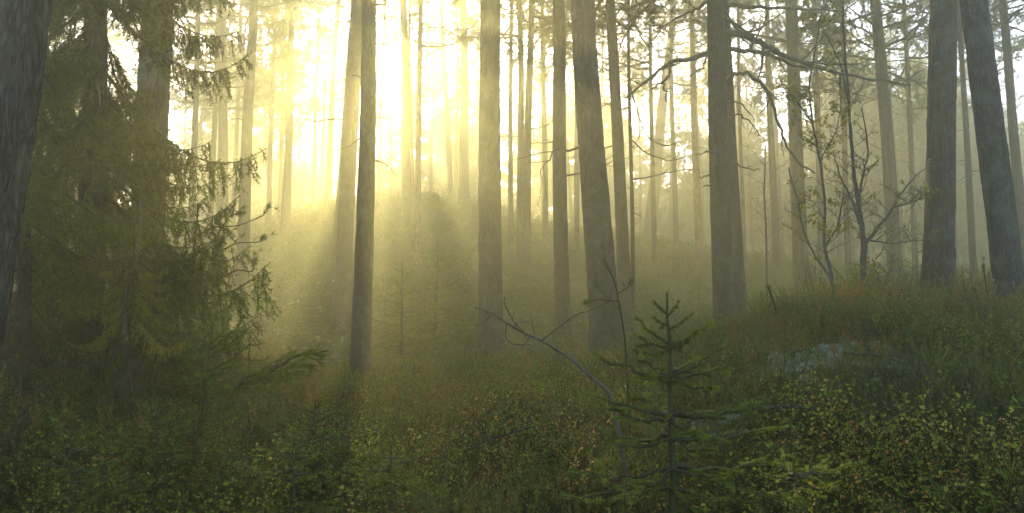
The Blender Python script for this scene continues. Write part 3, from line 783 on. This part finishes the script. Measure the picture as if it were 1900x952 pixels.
sapling('low spruce with bright yellow green bough tips at the lower right beside the foreground spruce',
        (1475, 850), (1475, 1050), 2.4, 12,
        [(880, 1605, 852, .0), (880, 1540, 845, .3), (890, 1400, 870, .1), (900, 1560, 895, -.2), (905, 1380, 910, -.1), (880, 1450, 835, .3), (900, 1480, 925, -.3)],
        82, nd=(1500, .014, .0022), hue=(.45, 1.0), gap=.05, side=.28)
sapling('low spruce with yellow green tips at the bottom left of the foreground spruce stem',
        (1150, 865), (1150, 1060), 2.3, 10, [(890, 1060, 868, 0), (890, 1110, 850, .2), (900, 1220, 880, 0), (905, 1040, 920, -.1), (905, 1180, 925, -.2)], 83,
        nd=(1500, .013, .0024), hue=(.4, .95), gap=.05, side=.25)
sapling('small bushy spruce with a bare brown leader in front of the bilberry clump',
        (725, 818), (722, 960), 3.4, 10, [(850, 655, 832, 0), (850, 790, 835, 0), (870, 640, 868, .1), (870, 800, 866, .1), (880, 700, 880, -.3), (890, 770, 890, -.3), (865, 720, 840, .35)], 84,
        nd=(900, .014, .0025), fill=14, fill_len=.28, hue=(.35, .8))
sapling('low spreading spruce hidden among shrubs left of the small bushy spruce',
        (545, 812), (545, 960), 3.3, 9, [(850, 480, 828, 0), (850, 620, 832, 0), (870, 440, 858, .1), (880, 650, 860, .1)], 85,
        nd=(900, .014, .0025), fill=18, fill_len=.38, hue=(.35, .85))
sapling('fan shaped dark young spruce at the left with upswept boughs against the mist',
        (394, 598), (372, 760), 4.2, 9,
        [(645, 352, 608, 0), (650, 446, 600, 0), (640, 420, 604, .1), (665, 458, 612, .05), (668, 345, 640, .1), (690, 330, 660, 0), (690, 462, 640, 0), (705, 440, 668, -.1), (715, 340, 700, -.2)],
        86, nd=(900, .02, .004), hue=(.25, .6), side=.45, fill=14, fill_len=.3)
sapling('thin pale spruce seedling just right of the fan shaped spruce',
        (464, 612), (460, 750), 5.4, 6, [(645, 432, 640, 0), (640, 492, 636, 0), (665, 430, 668, 0), (668, 505, 662, 0), (690, 420, 690, 0), (695, 510, 690, 0)],
        87, nd=(800, .018, .0036), hue=(.3, .6), side=.35)
sapling('half fallen spruce bough spreading right over the shrubs at the left',
        (585, 668), (395, 755), 4.6, 10, [], 88, nd=(700, .02, .004), hue=(.25, .55)) if False else None
sapling('misty young spruce right of the darkest trunk, nearer one of the two in the hollow',
        (746, 488), (745, 700), 11.5, 9, [], 89, nd=(330, .035, .009), fill=52, fill_len=1.0, hue=(.3, .7), gap=.09, side=.35)
sapling('misty taller young spruce in the hollow, farther one beside the knoll pines',
        (812, 452), (806, 700), 14, 9, [], 90, nd=(260, .04, .011), fill=60, fill_len=1.1, hue=(.3, .7), gap=.1, side=.35)
sapling('tiny misty spruce left of the very thick right trunk',
        (1702, 460), (1700, 545), 13, 5, [], 91, nd=(260, .04, .01), fill=20, fill_len=.6, hue=(.3, .7), gap=.1, side=.35)
sapling('ghostly little spruce between the darkest trunk and the misty spruces', (715, 520), (715, 660), 15, 5, [], 92, nd=(200, .04, .012), fill=26, fill_len=.8, gap=.12, side=.3)

def bough(name, label, cat, p2, D, w, seed, dD=0, nd=(700, .02, .004), side=.4, hue=(.25, .55), mat=None, sag=-.03):
    rng = np.random.default_rng(seed)
    pts = [P(x, y, D + dD * i) for i, (x, y) in enumerate(p2)]
    root = empty(name, pts[0]); tag(root, label, cat)
    s, tw = [], []
    for i in range(len(pts) - 1):
        spruce_axis(s, tw, rng, pts[i], pts[i + 1], sag, side, gap=.03, r0=w / F_PX * D / 2)
    m = MB(); prisms(m, s, h=.03, n=5); needles(m, tw, *nd, rng, h=hue, lean=1.)
    m.build('branch', mat or M_spruce_needle, root)
    return root
b = bough('spruce_bough', 'dark spruce bough reaching right over the shrubs below the two young left spruces', 'spruce bough',
          [(372, 760), (430, 725), (500, 690), (588, 656)], 4.4, 10, 93, side=.30)
rng = np.random.default_rng(94)
for (x0, y0, x1, y1, dd) in [(440, 722, 520, 735, -.2), (480, 700, 570, 700, -.25), (480, 700, 540, 655, .2), (420, 730, 480, 690, .25), (510, 690, 580, 680, -.1), (400, 745, 450, 775, -.3)]:
    s, tw = [], []; spruce_axis(s, tw, rng, P(x0, y0, 4.4), P(x1, y1, 4.4 + dd), -.02, .16, gap=.028, r0=.004)
    m = MB(); prisms(m, s, h=.03, n=4); needles(m, tw, 700, .02, .004, rng, h=(.25, .55), lean=1.); m.build('side_twig', M_spruce_needle, b)

sapling('dark bushy young spruce low at the left beside the dark bough', (290, 745), (290, 880), 3.7, 9, [], 121, nd=(600, .016, .003), fill=34, fill_len=.6, hue=(.2, .7), gap=.04, side=.42)
sapling('wide dark bushy spruce under the dark spruce bough', (585, 745), (585, 880), 3.9, 9, [], 122, nd=(600, .016, .003), fill=30, fill_len=.6, hue=(.2, .65), gap=.04, side=.42)
sapling('brownish low spruce in the bottom left corner', (130, 780), (130, 950), 3.0, 9, [], 123, nd=(800, .015, .003), fill=30, fill_len=.5, hue=(.1, .7), gap=.04, side=.42)

# the big drooping spruce at the left
def bough_template(rng):
    """one drooping bough of unit reach along +x"""
    s, tw, dead = [], [], []
    nn = 12; tt = np.linspace(0, 1, nn + 1)
    drop = .36 + .16 * rng.random()
    q = np.stack([tt, rng.normal(0, .08) * tt ** 2, -drop * np.sin(tt * 2.0) / .91 + .14 * tt ** 4], 1)
    for i in range(nn):
        s.append([*q[i], *q[i + 1], .009 * (1 - tt[i]) + .002, .009 * (1 - tt[i + 1]) + .002])
        if i > 2: tw.append([*q[i], *q[i + 1], 0, 0])
    for b in range(44):
        u = .10 + .88 * rng.random(); i = min(nn - 1, int(u * nn)); p = q[i] + (q[i + 1] - q[i]) * (u * nn - i)
        d = np.array([.55, (1 if b % 2 else -1) * (.7 + .4 * rng.random()), -.45 - .6 * rng.random()])
        l2 = .34 * (1.1 - u * .7) * (.4 + .8 * rng.random()); ns = 5
        for c in range(ns):
            d = d / np.linalg.norm(d) + np.array([0, 0, -.26]) + rng.normal(0, .12, 3); d /= np.linalg.norm(d)
            e = p + d * l2 / ns
            s.append([*p, *e, .0022, .0015]); tw.append([*p, *e, 0, 0])
            for g_ in range(2):
                d4 = d * .7 + rng.normal(0, .5, 3) + np.array([0, 0, -.25]); d4 /= np.linalg.norm(d4)
                e4 = p + d4 * l2 * .3
                s.append([*p, *e4, .0015, .0008]); tw.append([*p, *e4, 0, 0])
            p = e
    return s, tw
BT = None
def big_spruce(label, px, D, w, seed, zlo, zhi, n, Lr, ztop=9.0, per=200, nl=.021, nw=.0048, dead_z=.9, lm=None):
    global BT
    if BT is None:
        rb = np.random.default_rng(4); BT = []
        for k in range(9):
            s_, t_ = bough_template(rb)
            a = MB(); prisms(a, s_, h=.03); needles(a, t_, per, nl, nw, rb, h=(.12, .58), lean=.9)
            b = MB(); prisms(b, s_, h=.03); needles(b, t_, per * .3, nl, nw * .8, rb, h=(0, 1.), lean=.9)
            BT.append((pack(a), pack(b)))
    rng = np.random.default_rng(seed)
    base = P(px, 700, D); base[2] = gz1(base[0], D)
    root = empty('spruce_tree', base); tag(root, label, 'spruce tree')
    r0 = w / F_PX * D / 2; H = ztop - base[2]
    t = np.linspace(0, 1, 60)
    pts = base + np.stack([.03 * np.sin(t * 9), .03 * np.cos(t * 7), t * H - .1], 1)
    m = MB(); tube(m, pts, r0 * (1 - .93 * t) + .004, 16, .5, .08, rng); m.build('trunk', M_spruce_bark, root)
    live, dead = MB(), MB()
    for k in range(n):
        z = zlo + (zhi - zlo) * (k + rng.random()) / n
        az = rng.random() * 6.2832
        f = np.clip((z - zlo) / (ztop - zlo), 0, 1)
        L_ = Lr * (1 - f * .75) * (.6 + .5 * rng.random())
        isd = z < zlo + dead_z * rng.random() or rng.random() < .05
        v, q, tr, h = BT[int(rng.integers(0, 9))][1 if isd else 0]
        c, sn = math.cos(az), math.sin(az); tl = rng.normal(-.05, .12)
        V = v * L_ * np.array([1, .8 + .4 * rng.random(), 1]); x = V[:, 0] * math.cos(tl) - V[:, 2] * math.sin(tl); zz = V[:, 0] * math.sin(tl) + V[:, 2] * math.cos(tl)
        V = np.stack([x * c - V[:, 1] * sn, x * sn + V[:, 1] * c, zz], 1) + base + np.array([0, 0, z - base[2]])
        (dead if isd else live).add(V, q, tr, np.clip(h + rng.normal(0, .08), 0, 1))
    live.build('crown', lm or M_spruce_needle, root)
    if dead.n: dead.build('withered_foliage', M_dead_spruce, root)
    return root
big_spruce('large dark spruce with drooping boughs filling the left side beside the massive scaly trunk', 150, 6.2, 56, 101, 2.1, 6.8, 122, 1.72, ztop=10.5, dead_z=.9)
big_spruce('lower spruce with brown withered hanging twigs under the large dark spruce', 30, 5.0, 26, 102, 1.5, 3.4, 34, 1.25, ztop=5.5)
big_spruce('small shaggy spruce with withered twigs and golden light coloured into its needles in front of the stout brown trunk', 238, 5.2, 9, 103, 1.45, 2.15, 30, .62, ztop=2.6, dead_z=.3, lm=M_lit_spruce)

# ------------------------------------------------------------------ pine shoots, dead branch, sapling at left
def shoot(name, label, cat, path, D, seed, tuft=None, sub=(), dens=.6, lv=1, mat=None, tufts_at_tips=True, dD=0.0, ground=True):
    rng = np.random.default_rng(seed)
    pts = np.array([P(x, y, D + dD * i) for i, (x, y, w) in enumerate(path)])
    if ground: pts[0][2] = min(pts[0][2], gz1(pts[0][0], pts[0][1]) - .02)
    root = empty(name, pts[0]); tag(root, label, cat)
    def run(path, pts, nm):
        n = len(pts); t = np.linspace(0, n - 1, (n - 1) * 4 + 1)
        q = np.stack([np.interp(t, np.arange(n), pts[:, k]) for k in range(3)], 1); q[1:-1] = (q[:-2] + 2 * q[1:-1] + q[2:]) / 4
        rad = np.interp(t, np.arange(n), [p[2] for p in path]) / F_PX * D / 2
        m = MB(); tube(m, q, rad, 7, .05, .15, rng)
        s, tp = [], []
        if lv: twigs_on(s, rng, q, rad * .7, lv, dens, up=.12, spread=.7, lf=(.12, .3), tips=tp); s = s[len(q) - 1:]
        prisms(m, s, h=.05, n=4)
        if tuft: needles(m, tp + [[*q[-3], *q[-1], 0, 0]], *tuft, rng, h=(.5, .9), lean=.9)
        m.build(nm, mat or (M_pine_needle if tuft else M_twig), root)
    run(path, pts, 'stem')
    for sp in sub:
        p2 = np.array([P(x, y, D + rng.normal(0, .06) * i) for i, (x, y, w) in enumerate(sp)]); run(sp, p2, 'branch')
    return root
shoot('dead_branch', 'long bare fallen branch curving up left from the shrubs in front of the middle trunk', 'dead branch',
      [(1175, 775, 8), (1135, 730, 7.5), (1100, 702, 6.8), (1060, 665, 6), (1010, 635, 5.2), (975, 620, 4.5), (940, 600, 3.8), (915, 582, 3), (880, 570, 2)], 3.6, 111,
      sub=[[(975, 620, 3), (955, 600, 2), (938, 570, 2), (936, 552, 1.5)], [(1005, 632, 3), (1040, 605, 2.5), (1065, 585, 2), (1100, 575, 1.5), (1130, 560, 1.2)],
           [(940, 600, 2.5), (937, 625, 2), (950, 640, 1.5), (985, 640, 1.3)], [(912, 582, 2), (900, 598, 1.5), (880, 604, 1.2)], [(1000, 632, 2.5), (985, 622, 2), (970, 645, 1.5), (990, 650, 1.2)],
           [(955, 610, 2), (960, 598, 1.5), (985, 597, 1.3)]], dens=.35, lv=1)
shoot('pine_sapling', 'bending pine shoot with a green tuft on top in front of the thickest trunk', 'pine sapling',
      [(1170, 680, 3.4), (1160, 630, 3.2), (1150, 570, 3), (1140, 520, 2.6), (1120, 482, 2.6)], 4.2, 112, tuft=(1200, .03, .003),
      sub=[[(1150, 560, 2.5), (1110, 555, 2), (1085, 562, 2)], [(1145, 545, 2), (1165, 535, 2), (1172, 520, 2)]], dens=.4)
shoot('pine_sapling', 'slender young pine with curved twigs and needle tufts at the left below the large spruce', 'pine sapling',
      [(347, 700, 9), (350, 640, 8), (352, 570, 7), (357, 500, 5), (363, 430, 4), (368, 380, 3)], 6.4, 113, tuft=(500, .045, .006),
      sub=[[(352, 600, 4), (300, 606, 3.5), (265, 612, 3)], [(354, 560, 3), (385, 565, 2.5), (420, 545, 2)], [(356, 520, 3), (320, 500, 2.5), (300, 470, 2)],
           [(357, 520, 3), (400, 520, 2.5), (440, 500, 2.5), (470, 505, 2), (475, 480, 1.5)], [(360, 470, 3), (395, 450, 2.5), (425, 400, 2), (450, 395, 1.5)],
           [(353, 590, 3), (400, 595, 2.5), (425, 570, 2)], [(362, 440, 2.5), (400, 420, 2.5), (440, 420, 2), (490, 400, 2), (500, 380, 1.5)], [(356, 540, 3), (310, 545, 2.5), (300, 520, 2)],
           [(400, 470, 2.2), (440, 450, 2), (480, 450, 1.8), (490, 440, 1.5)]], dens=.7)
shoot('pine_sapling', 'small pine shoot beside the near black right trunk', 'pine sapling',
      [(1838, 600, 4), (1835, 560, 3.5), (1828, 520, 3), (1824, 492, 3)], 7.0, 114, tuft=(900, .035, .004), sub=[[(1836, 570, 2.5), (1815, 555, 2), (1808, 535, 2)]], dens=.4)
shoot('pine_sapling', 'spiky pine shoot at the left end of the shrubby crest', 'pine sapling',
      [(1448, 605, 5), (1440, 575, 4.5), (1425, 530, 4)], 7.0, 115, tuft=(900, .025, .004), dens=.5)

# stump and stones on the knoll
def lump(name, label, cat, c, size, mat, seed, kind='rock'):
    import bmesh
    bm = bmesh.new(); bmesh.ops.create_icosphere(bm, subdivisions=4, radius=1)
    rng = np.random.default_rng(seed)
    for v in bm.verts:
        a = np.array(v.co)
        f = 1 + .5 * (float(fbm(np.array([a[0] * 1.3 + a[2] + seed]), np.array([a[1] * 1.3 - a[2]]), seed, 4)[0]) - .45)
        if kind == 'stump':
            f2 = 1.0 + .35 * max(0, -a[2]); zz = min(a[2], .55 + .12 * a[0] + .1 * math.sin(a[1] * 9))
            v.co = (a[0] * f * f2, a[1] * f * f2, zz)
        else: v.co = tuple(a * f)
    for v in bm.verts: v.co = (v.co.x * size[0], v.co.y * size[1], v.co.z * size[2])
    me = bpy.data.meshes.new(name); bm.to_mesh(me); bm.free()
    me.polygons.foreach_set('use_smooth', [kind != 'rock'] * len(me.polygons)); me.materials.append(mat)
    o = bpy.data.objects.new(name, me); col.objects.link(o); o.location = tuple(c); tag(o, label, cat); return o
def onground(px, D, dz=0):
    x = (px - 950) / F_PX * D; return np.array([x, D, gz1(x, D) + dz])
M_rock = bark_mat('lichen_rock', (.03, .035, .022), (.055, .065, .04), (.09, .10, .07), scale=4, stretch=1)
lump('tree_stump', 'dark stump on the left shoulder of the knoll', 'tree stump', onground(611, 27, .1), (.2, .2, .3), M_pine, 1, 'stump')
lump('boulder', 'rounded stone on the knoll top right of the thin trunks', 'boulder', onground(792, 27.5, .05), (.5, .4, .25), M_rock, 2)
0 and lump('boulder', 'pale lichen covered stone on the lower slope behind the young left spruces', 'boulder', onground(585, 14.5, .05), (.7, .5, .32), M_rock, 3)

# ------------------------------------------------------------------ undergrowth
def tpl_bilberry(rng, nst=7, h=.24, nleaf=115, L=.016, W=.0115):
    m = MB(); segs = []
    for k in range(nst):
        d = np.array([rng.normal(0, .45), rng.normal(0, .45), 1.0])
        q, r = wiggle(rng, (rng.normal(0, .03), rng.normal(0, .03), 0), d, h * (.6 + .6 * rng.random()), 3, .0018, .0009, bend=.25, lift=.1)
        twigs_on(segs, rng, q, r, 1, .8, up=.35, spread=.6, lf=(.3, .6))
    s = np.array(segs)
    prisms(m, s, h=0.0, n=3)
    ok = s[(s[:, 5] > h * .3)]
    idx = rng.integers(0, len(ok), nleaf); t = rng.random(nleaf)[:, None]
    leaves(m, ok[idx, :3] * (1 - t) + ok[idx, 3:6] * t, L, W, rng, h=(.32, .54), flat=.6)
    return m
def tpl_heather(rng, nst=9, h=.28, L=.012, W=.004, per=290):
    m = MB(); segs = []; tw = []
    for k in range(nst):
        d = np.array([rng.normal(0, .35), rng.normal(0, .35), 1.0])
        q, r = wiggle(rng, (rng.normal(0, .04), rng.normal(0, .04), 0), d, h * (.5 + .7 * rng.random()), 4, .0018, .001, bend=.2, lift=.1)
        twigs_on(segs, rng, q, r, 1, .5, up=.5, spread=.4, lf=(.3, .5))
    s = np.array(segs); prisms(m, s, h=0.0, n=3)
    needles(m, s[s[:, 5] > h * .25], per, L, W, rng, h=(.3, .5), lean=1.2)
    return m
def tpl_lichen(rng):
    m = MB(); segs = []
    for k in range(26):
        d = rng.normal(size=3); d[2] = abs(d[2]) + .3; d /= np.linalg.norm(d)
        segs.append([0, 0, .0, *(d * .05), .012, .006])
        for c in range(4):
            d2 = d + rng.normal(0, .5, 3); d2 /= np.linalg.norm(d2)
            segs.append([*(d * .045), *(d * .045 + d2 * .028), .006, .002])
    prisms(m, segs, h=.5, n=4); return m
def scatter(name, label, cat, mat, tpls, x, y, sc, hue, rng, tilt=.15):
    tp = [pack(t) for t in tpls]
    m = MB(); which = rng.integers(0, len(tp), len(x)); z = gz(x, y) - .01
    for k, (v, q, t, h) in enumerate(tp):
        s = np.where(which == k)[0]
        if not len(s): continue
        a = rng.random(len(s)) * 6.28; c, sn = np.cos(a) * sc[s], np.sin(a) * sc[s]
        V = np.empty((len(s), len(v), 3))
        V[:, :, 2] = v[None, :, 2] * sc[s, None] * (0.8 + .4 * rng.random(len(s)))[:, None]
        tx, ty = rng.normal(0, tilt, len(s)), rng.normal(0, tilt, len(s))
        V[:, :, 0] = v[None, :, 0] * c[:, None] - v[None, :, 1] * sn[:, None] + V[:, :, 2] * tx[:, None]
        V[:, :, 1] = v[None, :, 0] * sn[:, None] + v[None, :, 1] * c[:, None] + V[:, :, 2] * ty[:, None]
        V += np.stack([x[s], y[s], z[s]], 1)[:, None, :]
        off = np.arange(len(s))[:, None, None] * len(v)
        hh = np.where(h[None] < .01, 0.02, np.clip(hue[s, None] + (h[None] - .42) * 1.0, 0.05, 1))
        m.add(V.reshape(-1, 3), (q[None] + off).reshape(-1, 4) if len(q) else None, (t[None] + off).reshape(-1, 3) if len(t) else None, hh.ravel())
    o = m.build(name, mat); tag(o, label, cat, kind='stuff'); return o
def wedge(n, d0, d1, rng, m=1.3, power=1.0):
    y = np.sqrt(d0 ** 2 + (d1 ** 2 - d0 ** 2) * rng.random(n) ** power)
    x = (rng.random(n) * 2 - 1) * (y * .70 * m + .5)
    return x, y
rng = np.random.default_rng(5)
LICHEN = [(1560, 5.65, .34, .10), (1440, 5.3, .2, .08), (1330, 4.6, .14, .1)]
def off_lichen(x, y, front=.35):
    k = np.ones(len(x), bool)
    for (pxc, yc, a, b) in LICHEN:
        xc = (pxc - 950) / F_PX * yc
        k &= ((x - xc) / a) ** 2 + ((y - yc + front * .5) / (b + front * .5)) ** 2 > 1
    return k | (rng.random(len(x)) < .25)
# near bilberry
tb = [tpl_bilberry(rng, h=.2 + .1 * rng.random()) for _ in range(10)]
x, y = wedge(11800, 1.6, 12.5, rng)
n1 = fbm(x * .9, y * .9, 21, 3); keep = (n1 > .30) & off_lichen(x, y); x, y, n1 = x[keep], y[keep], n1[keep]
px = 950 + F_PX * x / y
lit_clump = np.exp(-(((px - 900) / 170) ** 2 + ((y - 5.6) / 1.6) ** 2))  # yellower leaf hue around one clump, coloured in as if lit
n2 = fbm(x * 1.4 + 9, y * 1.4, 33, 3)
hue = np.clip(.13 + .95 * (n2 - .27) + .25 * (fbm(x * 5, y * 5, 52, 2) - .38) + .1 * (px > 1300) * (fbm(x * 2.5, y * 2.5, 51, 2) > .4) + .36 * lit_clump + rng.normal(0, .07, len(x)) + (rng.random(len(x)) < .15) * (.2 + .35 * rng.random(len(x))), .03, .80)
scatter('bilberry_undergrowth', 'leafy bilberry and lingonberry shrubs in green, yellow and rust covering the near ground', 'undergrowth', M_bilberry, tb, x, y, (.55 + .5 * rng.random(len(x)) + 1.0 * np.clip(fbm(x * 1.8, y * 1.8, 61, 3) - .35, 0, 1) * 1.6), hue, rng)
# near heather
th_ = [tpl_heather(rng, h=.22 + .12 * rng.random()) for _ in range(8)]
x, y = wedge(5800, 1.6, 12.5, rng)
n1 = fbm(x * .9, y * .9, 21, 3); px = 950 + F_PX * x / y
keep = ((n1 < .46) | ((px > 1350) & (y > 5.5))) & off_lichen(x, y); x, y, px = x[keep], y[keep], px[keep]
crest = np.clip((px - 1350) / 150, 0, 1) * np.clip((y - 5.5), 0, 1)
hue = np.clip(.46 + .22 * (px > 1250) * (fbm(x * 1.5, y * 1.5, 45, 2) > .4) + 1.3 * (fbm(x * 2, y * 2, 44, 3) - .42) + rng.normal(0, .12, len(x)) + (rng.random(len(x)) < .15) * .4, .05, 1)
scatter('heather_undergrowth', 'tall dark heather sprigs bristling on the crest and between the bilberry', 'undergrowth', M_heather, th_, x, y, (.5 + .4 * rng.random(len(x)) + 1.3 * np.clip(fbm(x * 2.2, y * 2.2, 71, 3) - .35, 0, 1) * 1.5) * (1 + .5 * crest), hue, rng)
# moss cushions
tm = [tpl_lichen(rng) for _ in range(4)]
x, y = wedge(2400, 1.6, 9, rng)
scatter('moss_carpet', 'low green moss cushions under the shrubs', 'moss', M_moss, tm, x, y, .8 + 1.0 * rng.random(len(x)), rng.random(len(x)), rng, tilt=.3)
# lichen patches
xs_, ys_ = [], []
for (pxc, yc, wx, wy, n) in [(1560, 5.65, .26, .07, 120), (1440, 5.3, .24, .12, 60), (1330, 4.6, .2, .2, 24), (1640, 4.9, .2, .2, 15), (590, 13.5, .5, .5, 30), (620, 17, .9, .9, 20), (520, 8.5, .4, .3, 20), (1020, 11, .5, .5, 30)]:
    xs_.append((pxc - 950) / F_PX * yc + rng.normal(0, wx, n)); ys_.append(yc + rng.normal(0, wy, n))
x = np.concatenate(xs_); y = np.concatenate(ys_)
z0 = np.where(y < 6, 1.1, 1.0)
scatter('reindeer_lichen', 'pale grey green cushions of reindeer lichen on the right bank and lower slope', 'lichen', M_lichen, tm, x, y, z0 * (.5 + .9 * rng.random(len(x))), rng.random(len(x)), rng, tilt=.3)
# farther shrubs
tf = [tpl_bilberry(rng, nst=5, h=.3, nleaf=34, L=.04, W=.028) for _ in range(6)]
x, y = wedge(9000, 11.5, 37, rng, power=.9)
hue = np.clip(.15 + .5 * (fbm(x * .8 + 9, y * .8, 33, 3) - .2) + rng.normal(0, .1, len(x)), .03, .9)
scatter('hillside_undergrowth', 'hazy low shrubs covering the hollow and the knoll beyond', 'undergrowth', M_bilberry, tf, x, y, .8 + .8 * rng.random(len(x)), hue, rng)
# dry upright twigs poking out
x, y = wedge(260, 2.2, 9, rng); segs = []
for a, b in zip(x, y):
    g0 = gz1(a, b); q, r = wiggle(rng, (a, b, g0), (rng.normal(0, .25), rng.normal(0, .25), 1), .2 + .3 * rng.random(), 5, .003, .0012, bend=.15)
    twigs_on(segs, rng, q, r, 1, .4, up=.3, spread=.5)
m = MB(); prisms(m, segs, h=.3); tag(m.build('dry_stalks', M_twig), 'thin dry reddish stalks sticking out of the undergrowth', 'dry stalks', kind='stuff')

# fallen sticks
for k, (px_, D_, L_, az_, lab) in enumerate([
    (1250, 3.0, .55, .1, 'short pale fallen stick lying behind the foreground spruce stem'),
    (860, 4.2, .9, .5, 'crooked fallen stick lying in the shrubs below the middle trunk'),
    (1560, 3.6, .8, -.4, 'crooked fallen stick lying on the right bank below the lichen patch'),
    (1700, 4.8, 1.1, .25, 'long fallen stick lying on the right bank towards the thick trunks'),
    (620, 5.2, 1.0, -.2, 'fallen stick lying in front of the foot of the darkest trunk')]):
    rk = np.random.default_rng(900 + k); c_ = onground(px_, D_, .16)
    r_ = empty('fallen_stick', c_); tag(r_, lab, 'fallen stick')
    q, rr = wiggle(rk, c_ - np.array([math.cos(az_), math.sin(az_), 0]) * L_ / 2, (math.cos(az_), math.sin(az_), .08), L_, 9, .011, .004, bend=.1)
    sg = []; twigs_on(sg, rk, q, rr, 1, .6, up=.1, spread=.7, lf=(.12, .25))
    m = MB(); prisms(m, sg, h=.5, n=5); m.build('stick', M_spruce_bark, r_)

# ------------------------------------------------------------------ haze
import bmesh
bm = bmesh.new(); bmesh.ops.create_cube(bm, size=1)
hx0, hx1, hy0, hy1, hz0, hz1 = -125, 125, -14, 170, -1.2, 21.5
for v in bm.verts: v.co = (hx0 if v.co.x < 0 else hx1, hy0 if v.co.y < 0 else hy1, hz0 if v.co.z < 0 else hz1)
me = bpy.data.meshes.new('haze'); bm.to_mesh(me); bm.free()
hm = bpy.data.materials.new('haze'); hm.use_nodes = True; hn = hm.node_tree; hn.nodes.clear()
ho = hn.nodes.new('ShaderNodeOutputMaterial'); pv = hn.nodes.new('ShaderNodeVolumePrincipled')
pv.inputs['Color'].default_value = (.79, .77, .55, 1); pv.inputs['Density'].default_value = HAZE_DENSITY; pv.inputs['Anisotropy'].default_value = HAZE_G
hn.links.new(pv.outputs[0], ho.inputs['Volume']); me.materials.append(hm)
hz = bpy.data.objects.new('haze', me); col.objects.link(hz); tag(hz, 'golden morning mist hanging through the whole forest', 'mist', kind='stuff')
